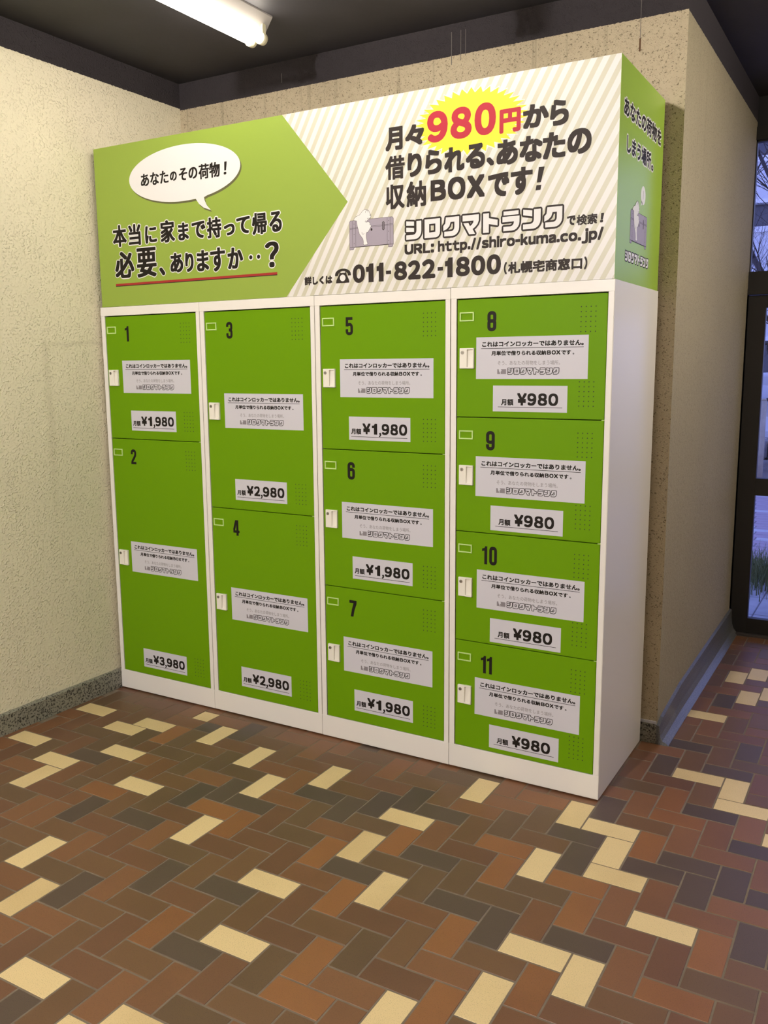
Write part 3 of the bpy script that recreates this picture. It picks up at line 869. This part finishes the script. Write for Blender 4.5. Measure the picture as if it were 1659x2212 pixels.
# bare tree in front of it
tree = tag(empty('bare_tree', (2.35, 9.3, gz)), 'leafless dark tree with spreading branches seen through the upper pane', 'tree')
M_BARK = mat('dark_bark', (.055, .045, .045), .9, bump=(30, .5, .01))
bmT, bmB, bmW = bmesh.new(), bmesh.new(), bmesh.new()
rr = random.Random(11)
def limb(p, d, r, L, lev):
    n = 3
    for k in range(n):
        d2 = (d + Vector((rr.uniform(-.35, .35), rr.uniform(-.3, .3), rr.uniform(-.12, .3))) * .6).normalized()
        q = p + d2 * L / n
        r2_ = r * .82
        cyl(bmT if lev == 0 else bmB if lev < 3 else bmW, p, q, r, r2_, n=8 if lev < 2 else 5)
        if lev < 5 and (lev > 0 or k > 0):
            for _ in range(2 if lev < 3 else 1):
                e = (d2 + Vector((rr.uniform(-1, 1), rr.uniform(-.7, .7), rr.uniform(-.5, .6)))).normalized()
                limb(q, e, r2_ * rr.uniform(.45, .62), L * rr.uniform(.5, .72), lev + 1)
        p, d, r = q, d2, r2_
limb(Vector((0, 0, 0)), Vector((-.10, 0, 1)), .12, 2.2, 0)
limb(Vector((-.15, 0, 1.7)), Vector((-1, .1, .9)).normalized(), .05, 2.2, 1)
limb(Vector((-.05, 0, 2.1)), Vector((-.3, .2, 1.3)).normalized(), .04, 2.2, 1)
obj('trunk', bmT, M_BARK, tree); obj('branches', bmB, M_BARK, tree); tag(obj('twigs', bmW, M_BARK, tree), kind='stuff')

# ---------------------------------------------------------------- lockers
WU, HL, DP = .58329, 1.790, .5768
ZB, ZT = .095, 1.752
NOTICE = dict(x=0, z=0)
def notice_sticker_mesh():
    """origin = top left corner of the sticker, on its plane"""
    p = Print()
    X, Z = 1.8495, 1.617
    f = lambda a, b, c, d: (a - X, b - X, c - Z, d - Z)
    p.rect(0, .4020, -.1435, 0, 0, .0006)
    p.text('これはコインロッカーではありません。', *f(1.872, 2.235, 1.5835, 1.6015), mi=1, lift=.0009, r=.0008)
    p.rect(*f(1.868, 2.2355, 1.5775, 1.5792), 1, .0009)
    p.text('月単位で借りられる収納', *f(1.907, 2.1065, 1.5535, 1.5695), mi=1, lift=.0009, r=.0007)
    p.text('Ｂ', *f(2.1095, 2.1235, 1.5545, 1.5685), mi=1, lift=.0009, r=.0009)
    p.text('Ｏ', *f(2.1255, 2.1405, 1.5545, 1.5685), mi=1, lift=.0009, r=.0009)
    p.text('Ｘ', *f(2.1415, 2.1565, 1.5545, 1.5685), mi=1, lift=.0009, r=.0009)
    p.text('です', *f(2.1585, 2.1930, 1.5540, 1.5690), mi=1, lift=.0009, r=.0007)
    p.text('。', *f(2.1985, 2.2040, 1.5540, 1.5590), mi=1, lift=.0009, r=.0004)
    p.text('そう、あなたの荷物をしまう場所。', *f(1.931, 2.156, 1.5205, 1.5355), mi=2, lift=.0009)
    emblem(p, *f(1.930, 1.963, 1.4885, 1.5070), 3, 2, 0, .0009, detail=False)
    logo_word(p, *f(1.9675, 2.154, 1.4880, 1.5120), .0021, 1, 0, .0009)
    o = p.out('notice_sticker', [M_PAPER, M_INK, M_INKG, M_INKM])
    return o
def price_sticker_mesh(amount):
    p = Print()
    p.rect(0, .2690, -.0895, 0, 0, .0006)
    if len(amount) == 3:
        p.text('月額', .031, .0765, -.068, -.0455, mi=1, lift=.0009, r=.0008)
        bx = [(0, .24), (.255, .475), (.51, .735), (.765, 1.0)]
        x0, w, z0, z1 = .0900, .1475, -.0675, -.0255
        for ch, (a, b) in zip('￥' + amount, bx):
            p.text(ch, x0 + a * w, x0 + b * w, z0, z1, mi=1, lift=.0009, r=.0021)
        p.rect(.019, .252, -.0745, -.0728, 1, .0009)
    else:
        p.text('月額', .0095, .055, -.068, -.0455, mi=1, lift=.0009, r=.0008)
        x0, w, z0, z1 = .0610, .1945, -.0665, -.0250
        bx = [(0, .185), (.215, .335) if amount[0] == '１' else (.20, .36), (.372, .425), (.437, .605), (.632, .798), (.822, 1.0)]
        for ch, (a, b) in zip('￥' + amount[0] + '，' + amount[1:], bx):
            za, zb = (z0, z1) if ch != '，' else (z0 - .0085, z0 + .0075)
            p.text(ch, x0 + a * w, x0 + b * w, za, zb, mi=1, lift=.0009, r=.0021 if ch != '，' else .001)
        p.rect(.0095, .2560, -.0775, -.0758, 1, .0009)
    return p.out('price_sticker', [M_PAPER, M_INK])

def handle_mesh():
    """origin = left bottom corner; 0.056 x 0.071, 10 mm thick, pocket on the right, key lock boss top left"""
    bm = bmesh.new()
    w, h, t = .0545, .071, .0095
    box(bm, 0, .029, -t, 0, 0, h, 0, bev=.0012)
    box(bm, .0500, w, -t, 0, 0, h, 0, bev=.0008)
    box(bm, .028, .052, -t, 0, .066, h, 0)
    box(bm, .028, .052, -t, 0, 0, .0055, 0)
    v = [bm.verts.new(p) for p in ((.029, -.0048, .0055), (.0515, -.0030, .0055), (.0515, -.0004, .066), (.029, -.0004, .066))]
    bm.faces.new(v)
    return obj('door_handle', bm, M_PLAST)
def lock_mesh():
    bm = bmesh.new()
    cyl(bm, (.0115, -.0094, .0555), (.0115, -.0112, .0555), .0062, n=20)
    cyl(bm, (.0115, -.0112, .0555), (.0115, -.0118, .0555), .0042, n=20)
    box(bm, .0108, .0122, -.0121, -.0117, .0525, .0585, 1)
    return obj('key_lock', bm, [M_STEEL, M_STEELD])
def holder_mesh():
    bm = bmesh.new()
    w, h, t, r = .0545, .0315, .003, .0044
    box(bm, 0, w, -t, 0, 0, r, bev=.0006); box(bm, 0, w, -t, 0, h - r, h, bev=.0006)
    box(bm, 0, r, -t, 0, r * .8, h - r * .8); box(bm, w - r, w, -t, 0, r * .8, h - r * .8)
    return obj('card_holder', bm, M_GREENLT)
def vents_mesh(h, wid):
    """two fields of 4 x 6 dark discs standing for punched holes; origin = door bottom left"""
    bm = bmesh.new()
    xs = [.448 + i * .0163 for i in range(4)]
    for zt in (h - .0445, .1255):
        for r in range(6):
            for x in xs:
                z = zt - r * .0160
                n = 10
                vs = [bm.verts.new((x + .0019 * math.cos(2 * math.pi * i / n), -.0003, z + .0019 * math.sin(2 * math.pi * i / n))) for i in range(n)]
                bm.faces.new(vs)  # flat black disc paints the shade inside a hole
    return tag(obj('vent_shade_discs', bm, M_GAP), kind='stuff')

def share(src, parent, loc):
    c = src.copy(); COL.objects.link(c); c.parent = parent; c.location = loc
    return c

UNITS = [  # splits, door numbers, ((sticker left, top), (price left, top), amount)
    ([ZT, 1.204, ZB], ['１', '２'], [((.1175, 1.554), (.1565, 1.3325), '１９８０'), ((.1110, .7290), (.1545, .2205), '３９８０')]),
    ([ZT, .926, ZB], ['３', '４'], [((.7010, 1.4135), (.7440, 1.0560), '２９８０'), ((.7010, .5805), (.7420, .2295), '２９８０')]),
    ([ZT, 1.201, .649, ZB], ['５', '６', '７'], [((1.2795, 1.5475), (1.3170, 1.3305), '１９８０'), ((1.2785, .9955), (1.3250, .7810), '１９８０'), ((1.2770, .4460), (1.3250, .2310), '１９８０')]),
    ([ZT, 1.3385, .9235, .511, ZB], ['８', '９', '１０', '１１'], [((1.8495, 1.6170), (1.9150, 1.4505), '９８０'), ((1.8515, 1.2005), (1.9110, 1.0265), '９８０'), ((1.8600, .7870), (1.9140, .6110), '９８０'), ((1.8560, .3755), (1.9160, .2020), '９８０')]),
]
NAMES = ['with doors 1 and 2, against the left wall', 'with doors 3 and 4, second from the left wall',
         'with doors 5, 6 and 7, third from the left wall', 'with doors 8 to 11, at the right end']
proto = dict(n=notice_sticker_mesh(), h=handle_mesh(), l=lock_mesh(), c=holder_mesh())
prices = {}
used = set()
def take(key, src, parent, loc):
    if key not in used:
        used.add(key); src.parent = parent; src.location = loc; return src
    return share(src, parent, loc)

for ui, (sp_, nums, dat) in enumerate(UNITS):
    ux = ui * WU
    L_ = empty('locker_cabinet', (ux, 0, 0))
    tag(L_, 'white locker unit ' + NAMES[ui], 'locker', 'steel locker units standing in a row')
    e = .0006
    xl, xr = e, WU - e
    bm = bmesh.new()
    box(bm, xl, xr, .024, DP, .006, HL - .0012, 0)                     # carcass
    bodyo = obj('cabinet_body', bm, M_WHITE, L_)
    bm = bmesh.new()
    dz = (.0, .0004, -.0003, .0003)[ui]
    box(bm, xl, xr, 0, .026, ZT, HL + dz, 0, bev=.0009)                # top rail
    obj('top_rail', bm, M_WHITE, L_)
    bm = bmesh.new()
    box(bm, xl, xr, 0, .026, .006 + dz, ZB - .001, 0, bev=.0009)       # kick plate
    obj('plinth', bm, M_WHITE, L_)
    for a, b in ((xl + .0008, .0235), (WU - .0205, xr - .0008)):
        bm = bmesh.new(); box(bm, a, b, .0008, .026, ZB - .002, ZT + .001, 0, bev=.0006)
        obj('stile', bm, M_WHITE, L_)
    bm = bmesh.new()
    box(bm, .0235, WU - .0205, .0205, .0245, ZB - .001, ZT, 0)
    obj('gap_shade_sheet', bm, M_GAP, L_)  # black sheet paints the shade seen in the gaps around the doors
    for fx in (.05, WU - .05):
        for fy in (.06, DP - .06):
            bm = bmesh.new(); cyl(bm, (fx, fy, 0), (fx, fy, .008), .018, n=12)
            obj('leveling_foot', bm, M_GAP, L_)
    if ui == 3:      # outer skin on the free end of the row
        bm = bmesh.new(); box(bm, xr - .0002, xr + .0010, .0008, DP, .006, HL, 0, bev=.0003)
        obj('side_panel', bm, M_WHITE, L_)
    dx0, dx1 = .0262, WU - .0225
    for di, num in enumerate(nums):
        zt, zb = sp_[di], sp_[di + 1]
        top = zt - (.0042 if di == 0 else .0014); bot = zb + (.0006 if di == len(nums) - 1 else .0016)
        bm = bmesh.new(); box(bm, 0, dx1 - dx0, 0, .018, 0, top - bot, 0, bev=.0011)
        D = obj('door', bm, M_GREEN, L_, (dx0, .0022, bot))
        toD = lambda x, z: (x - ux - dx0, 0, z - bot)
        # number, as wide as it is printed
        p = Print()
        a, _, c = toD(ux + dx0 + .1145, zt - .0475)
        two = len(num) == 2
        wd = .030 if two else .0335
        xs_ = [a - .0125, a + (.0175 if num == '１０' else .0115)] if two else [a + (.002 if num == '１' else 0)]
        for ch, x_ in zip(num, xs_):
            d_ = chr(ord(ch) - 0xFEE0)
            for kk, (V, F_) in enumerate(numeral(d_)):
                p.add(([(x_ + x * wd, c - .067 + z * .0335) for x, z in V], F_), 0, .0005 + kk * 2e-5)
        p.out('door_number', [M_INK], D)
        zc = (zt + zb) / 2
        take('h', proto['h'], D, toD(ux + .0392, zc - .0355))
        take('l', proto['l'], D, toD(ux + .0392, zc - .0355))
        take('c', proto['c'], D, toD(ux + .0360, zt - .0788))
        (nx, nz), (px_, pz), amt = dat[di]
        take('n', proto['n'], D, toD(nx, nz))
        if amt not in prices: prices[amt] = price_sticker_mesh(amt)
        take('p' + amt, prices[amt], D, toD(px_, pz))
        v = vents_mesh(zt - zb, 0); v.parent = D; v.location = (0, 0, zb - bot)
        if di < len(nums) - 1:
            bm = bmesh.new(); box(bm, 0, .012, 0, .017, -.0012, .0012)
            obj('hinge', bm, M_GREENLT, L_, (dx1 - .008, .0012, zb))

# ---------------------------------------------------------------- sign box on top
SX0, SX1, SZ0, SZ1 = .0138, 2.330, 1.7912, 2.4655
sign = empty('advertising_sign', (0, 0, SZ0))
tag(sign, 'lime green and striped white advertising sign box standing on top of the lockers', 'sign')
def sp(name, bm, m):
    o = obj(name, bm, m, sign, (0, 0, -SZ0)); return o
bm = bmesh.new(); box(bm, SX0, SX1 - .0005, .0010, .012, SZ0, SZ1)
front = sp('front_panel', bm, [M_STRIPE])
# edge strip and hidden panels
bm = bmesh.new(); box(bm, SX1 - .011, SX1, .0012, DP, SZ0, SZ1)
def side_print():
    m = bpy.data.materials.new('sign_side_gradient_print'); m.use_nodes = True
    m.node_tree.nodes['Principled BSDF'].inputs['Base Color'].default_value = (.30, .47, .05, 1)
    m.node_tree.nodes['Principled BSDF'].inputs['Roughness'].default_value = .33
    return m
M_SIDEG = side_print()
side = sp('side_panel', bm, M_SIDEG)
bm = bmesh.new(); box(bm, SX0, SX0 + .01, .012, DP, SZ0, SZ1); sp('side_panel', bm, M_SIGNG)
bm = bmesh.new(); box(bm, SX0 + .01, SX1 - .011, .012, DP, SZ1 - .01, SZ1 - .001); sp('top_panel', bm, M_SIGNW)
bm = bmesh.new(); box(bm, SX0 + .01, SX1 - .011, DP - .01, DP, SZ0, SZ1 - .01); sp('back_panel', bm, M_SIGNW)

FY = 0.0010
def pf(p, name, mats):
    o = p.out(name, mats, front)
    o.location = (0, FY, 0)
    return o
# green arrow field
p = Print(); p.poly([(SX0, SZ0), (SX0, SZ1), (1.036, SZ1), (1.3255, 2.122), (1.036, SZ0)], 0, .0003)
pf(p, 'green_arrow_field', [M_SIGNG])
# speech bubble
cx, cz, rx, rz = .5235, 2.3115, .3035, .1105
def bub(dx, dz, g=0):
    pts = []
    n = 72
    for i in range(n):
        a = 2 * math.pi * i / n
        x, z = cx + (rx + g) * math.cos(a), cz + (rz + g) * math.sin(a)
        pts.append((x + dx, z + dz))
    # tail inserted at lower right
    k0 = next(i for i in range(n) if i / n * 2 * math.pi > math.radians(282))
    tail = [(.590 + dx, 2.203 + dz - g), (.606 + dx, 2.182 + dz - g), (.630 + dx, 2.165 + dz - g), (.668 + dx, 2.152 + dz - g), (.648 + dx, 2.172 + dz), (.637 + dx, 2.192 + dz), (.634 + dx, 2.2055 + dz)]
    out = []
    for i, q in enumerate(pts):
        if .592 + dx < q[0] < .632 + dx and q[1] < cz + dz:
            if tail: out += tail; tail = None
            continue
        out.append(q)
    return out
p = Print(); p.poly(bub(.006, -.008), 2, .0006); p.poly(bub(0, 0), 0, .0010)
B = lambda s_, a, b, c, d, **k: p.text(s_, a, b, c, d, mi=1, lift=.0014, rx=.0020, rz=.0011, **k)
B('あなた', .288, .446, 2.281, 2.332); B('の', .454, .492, 2.286, 2.323); B('その', .504, .604, 2.282, 2.331)
B('荷物', .610, .723, 2.276, 2.3345); B('！', .741, .755, 2.281, 2.330, slant=.1)
pf(p, 'speech_bubble', [M_SIGNW, M_INK, M_SHAD])
# headline, two lines with a white halo
p = Print()
def Hd(s_, a, b, c, d, rx=.0034, rz=.0020, **k): p.outlined(s_, a, b, c, d, 0, .0045, 0, 1, .0009, rx=rx, rz=rz, **k)
for s_, a, b, c, d in (('本', .104, .187, 2.045, 2.136), ('当', .199, .272, 2.045, 2.133), ('に', .297, .365, 2.047, 2.118), ('家', .386, .467, 2.043, 2.133),
                       ('ま', .486, .544, 2.045, 2.116), ('で', .561, .635, 2.047, 2.114), ('持', .643, .720, 2.042, 2.123), ('っ', .732, .788, 2.046, 2.090),
                       ('て', .797, .866, 2.047, 2.112), ('帰', .876, .950, 2.038, 2.120), ('る', .962, 1.022, 2.041, 2.118)):
    Hd(s_, a, b, c, d)
for s_, a, b, c, d in (('必', .108, .224, 1.911, 2.023), ('要', .240, .356, 1.908, 2.031), ('、', .370, .403, 1.910, 1.943)):
    Hd(s_, a, b, c, d, .0045, .0028)
for s_, a, b, c, d in (('あ', .434, .506, 1.917, 1.997), ('り', .518, .564, 1.916, 1.993), ('ま', .582, .647, 1.914, 1.998), ('す', .655, .734, 1.909, 2.003), ('か', .746, .826, 1.914, 1.997)):
    Hd(s_, a, b, c, d, .0038, .0024)
for x in (.865, .904):
    p.disc(x, 1.953, .0125, .0125, 1, .0006, 20); p.disc(x, 1.953, .0082, .0082, 0, .0009, 20)
Hd('？', .937, 1.004, 1.908, 2.006, .0042, .0026)
pf(p, 'headline_lettering', [M_INK, M_SIGNW])
p = Print(); p.rect(.107, .994, 1.8795, 1.8885, 0, .0008); p.rect(.107, .994, 1.8765, 1.8795, 1, .0008)
pf(p, 'red_underline', [M_REDD, M_DINK])
# price burst
p = Print()
NS = 38; bcx, bcz = 1.8165, 2.336
for (g, mi, lf) in ((.008, 2, .0003), (0, 0, .0006)):
    star = []
    for i in range(NS * 2):
        a = math.pi * i / NS + .05
        k = 1.0 if i % 2 == 0 else .83
        star.append((bcx + (.2125 * k + g * .6) * math.cos(a), bcz + (.108 * k + g * .6) * math.sin(a)))
    ctr = [(bcx, bcz)]
    p.add((ctr + star, [(0, 1 + i, 1 + (i + 1) % len(star)) for i in range(len(star))]), mi, lf)
for s_, a, b, c, d, r_ in (('９', 1.656, 1.736, 2.284, 2.387, .0068), ('８', 1.746, 1.826, 2.284, 2.387, .0068), ('０', 1.836, 1.914, 2.284, 2.388, .0070), ('円', 1.927, 2.002, 2.281, 2.357, .0042)):
    p.text(s_, a, b, c, d, mi=1, lift=.0010, r=r_, kind='round')
pf(p, 'price_burst', [M_YEL, M_RED, M_SIGNW])
# main offer lettering
p = Print()
Tk = lambda s_, a, b, c, d, r_=.0036, **k: p.text(s_, a, b, c, d, mi=0, lift=.0013, r=r_, **k)
for s_, a, b, c, d in (('月', 1.489, 1.559, 2.278, 2.357), ('々', 1.569, 1.644, 2.285, 2.355), ('か', 2.010, 2.098, 2.285, 2.358), ('ら', 2.103, 2.165, 2.281, 2.360),
                       ('借', 1.488, 1.567, 2.179, 2.260), ('り', 1.578, 1.635, 2.180, 2.261), ('ら', 1.649, 1.713, 2.181, 2.262), ('れ', 1.723, 1.800, 2.179, 2.261),
                       ('る', 1.805, 1.876, 2.181, 2.262), ('、', 1.882, 1.909, 2.184, 2.211), ('あ', 1.918, 1.994, 2.180, 2.261), ('な', 2.000, 2.079, 2.180, 2.262),
                       ('た', 2.080, 2.157, 2.181, 2.263), ('の', 2.163, 2.242, 2.185, 2.263), ('収', 1.489, 1.566, 2.078, 2.163), ('納', 1.574, 1.652, 2.077, 2.165),
                       ('Ｂ', 1.670, 1.730, 2.090, 2.160), ('Ｏ', 1.737, 1.804, 2.087, 2.162), ('Ｘ', 1.810, 1.876, 2.087, 2.160),
                       ('で', 1.888, 1.965, 2.081, 2.158), ('す', 1.970, 2.047, 2.080, 2.167)):
    dense = s_ in '借納収'
    Tk(s_, a, b, c, d, .0026 if dense else .0044 if s_ in 'ＢＯＸ' else .0040)
p.poly([(2.062, 2.112), (2.076, 2.112), (2.088, 2.160), (2.068, 2.160)], 0, .0013)
p.poly([(2.058, 2.088), (2.075, 2.088), (2.078, 2.104), (2.061, 2.104)], 0, .0013)
pf(p, 'offer_lettering', [M_DINK])
# emblem and shop lettering
p = Print(); emblem(p, 1.3325, 1.518, 1.9485, 2.052, 0, 1, 2, .0006)
pf(p, 'trunk_emblem', [M_MAUVE, M_DINK, M_SIGNW])
p = Print(); logo_word(p, 1.5655, 2.158, 1.961, 2.037, .0062, 0, 1, .0006)
pf(p, 'logo_lettering', [M_DINK, M_SIGNW])
p = Print()
Tk = lambda s_, a, b, c, d, r_=.0016, **k: p.text(s_, a, b, c, d, mi=0, lift=.0009, r=r_, **k)
Tk('で', 2.168, 2.197, 1.967, 1.9975); Tk('検索', 2.200, 2.268, 1.965, 1.998, .0012); Tk('！', 2.277, 2.287, 1.968, 1.997, .0016, slant=.12)
def prop(chars, x0, x1, z0, z1, r_, gap=.14):
    """proportional latin line from full-width forms"""
    V, F_ = text2d(chars, gap)
    p.add(fit((V, F_), x0 + r_, x1 - r_, z0 + r_, z1 - r_), 0, .0009, r_, r_)
prop('ＵＲＬ：', 1.565, 1.684, 1.9155, 1.951, .0026)
prop('ｈｔｔｐ．／／ｓｈｉｒｏ－ｋｕｍａ．ｃｏ．ｊｐ／', 1.699, 2.290, 1.9065, 1.9545, .0022, .13)
Tk('詳しくは', 1.1235, 1.252, 1.8305, 1.863, .0018)
for s_, a, b in (('０', 1.3435, 1.397), ('１', 1.402, 1.434), ('１', 1.447, 1.477), ('８', 1.521, 1.575), ('２', 1.5785, 1.6305), ('２', 1.6355, 1.689), ('１', 1.727, 1.757), ('８', 1.769, 1.8235), ('０', 1.8275, 1.881), ('０', 1.8865, 1.939)):
    Tk(s_, a, b, 1.8275, 1.8945, .0050, kind='round' if s_ != '１' else 'square')
for a in (1.487, 1.698): p.rect(a, a + .0215, 1.852, 1.8645, 0, .0009)
Tk('（', 1.950, 1.961, 1.825, 1.866, .0016); Tk('札幌宅商窓口', 1.965, 2.223, 1.8265, 1.8655, .0018); Tk('）', 2.229, 2.240, 1.825, 1.866, .0016)
# telephone pictogram
p.poly(arc(1.300, 1.862, .0355, .0215, 180, 0, 14) + [(1.3355, 1.857), (1.3225, 1.857), (1.3205, 1.866)] + arc(1.300, 1.866, .0185, .0085, 0, 180, 8) + [(1.2775, 1.857), (1.2645, 1.857)], 0, .0009)
p.poly([(1.289, 1.876), (1.289, 1.868), (1.311, 1.868), (1.311, 1.876), (1.315, 1.876), (1.316, 1.862), (1.3265, 1.842), (1.3285, 1.831), (1.2685, 1.831), (1.2705, 1.842), (1.283, 1.862), (1.285, 1.876)], 0, .00096)
p.disc(1.2988, 1.8495, .0125, .0122, 1, .0012, 24)
pf(p, 'contact_lettering', [M_DINK, M_SIGNW])

# side panel print
def pside(p, name, mats):
    o = p.out(name, mats, side); o.location = (SX1, 0, 0); return o
p = Print('side')
p.outlined('あなたの荷物を', .046, .540, 2.297, 2.354, .0020, .0050)
p.outlined('しまう場所', .092, .405, 2.193, 2.249, .0019, .0050)
p.outlined('。', .412, .440, 2.194, 2.213, .0018, .0055)
pside(p, 'side_headline_lettering', [M_INK, M_SIGNW])
p = Print('side'); emblem(p, .166, .380, 1.9205, 2.028, 0, 1, 2, .0006)
p.disc(.318, 2.0935, .031, .031, 2, .0006, 28); p.poly([(.298, 2.075), (.290, 2.055), (.312, 2.066)], 2, .0006)
p.line([(.322, 2.110), (.318, 2.082)], .003, 3, .0009)
pside(p, 'side_trunk_emblem', [M_MAUVE, M_DINK, M_SIGNW, M_INKM])
p = Print('side'); logo_word(p, .112, .424, 1.8555, 1.8935, .0036, 0, 1, .0006)
pside(p, 'side_logo_lettering', [M_DINK, M_SIGNW])
# print meshes on the side face +x
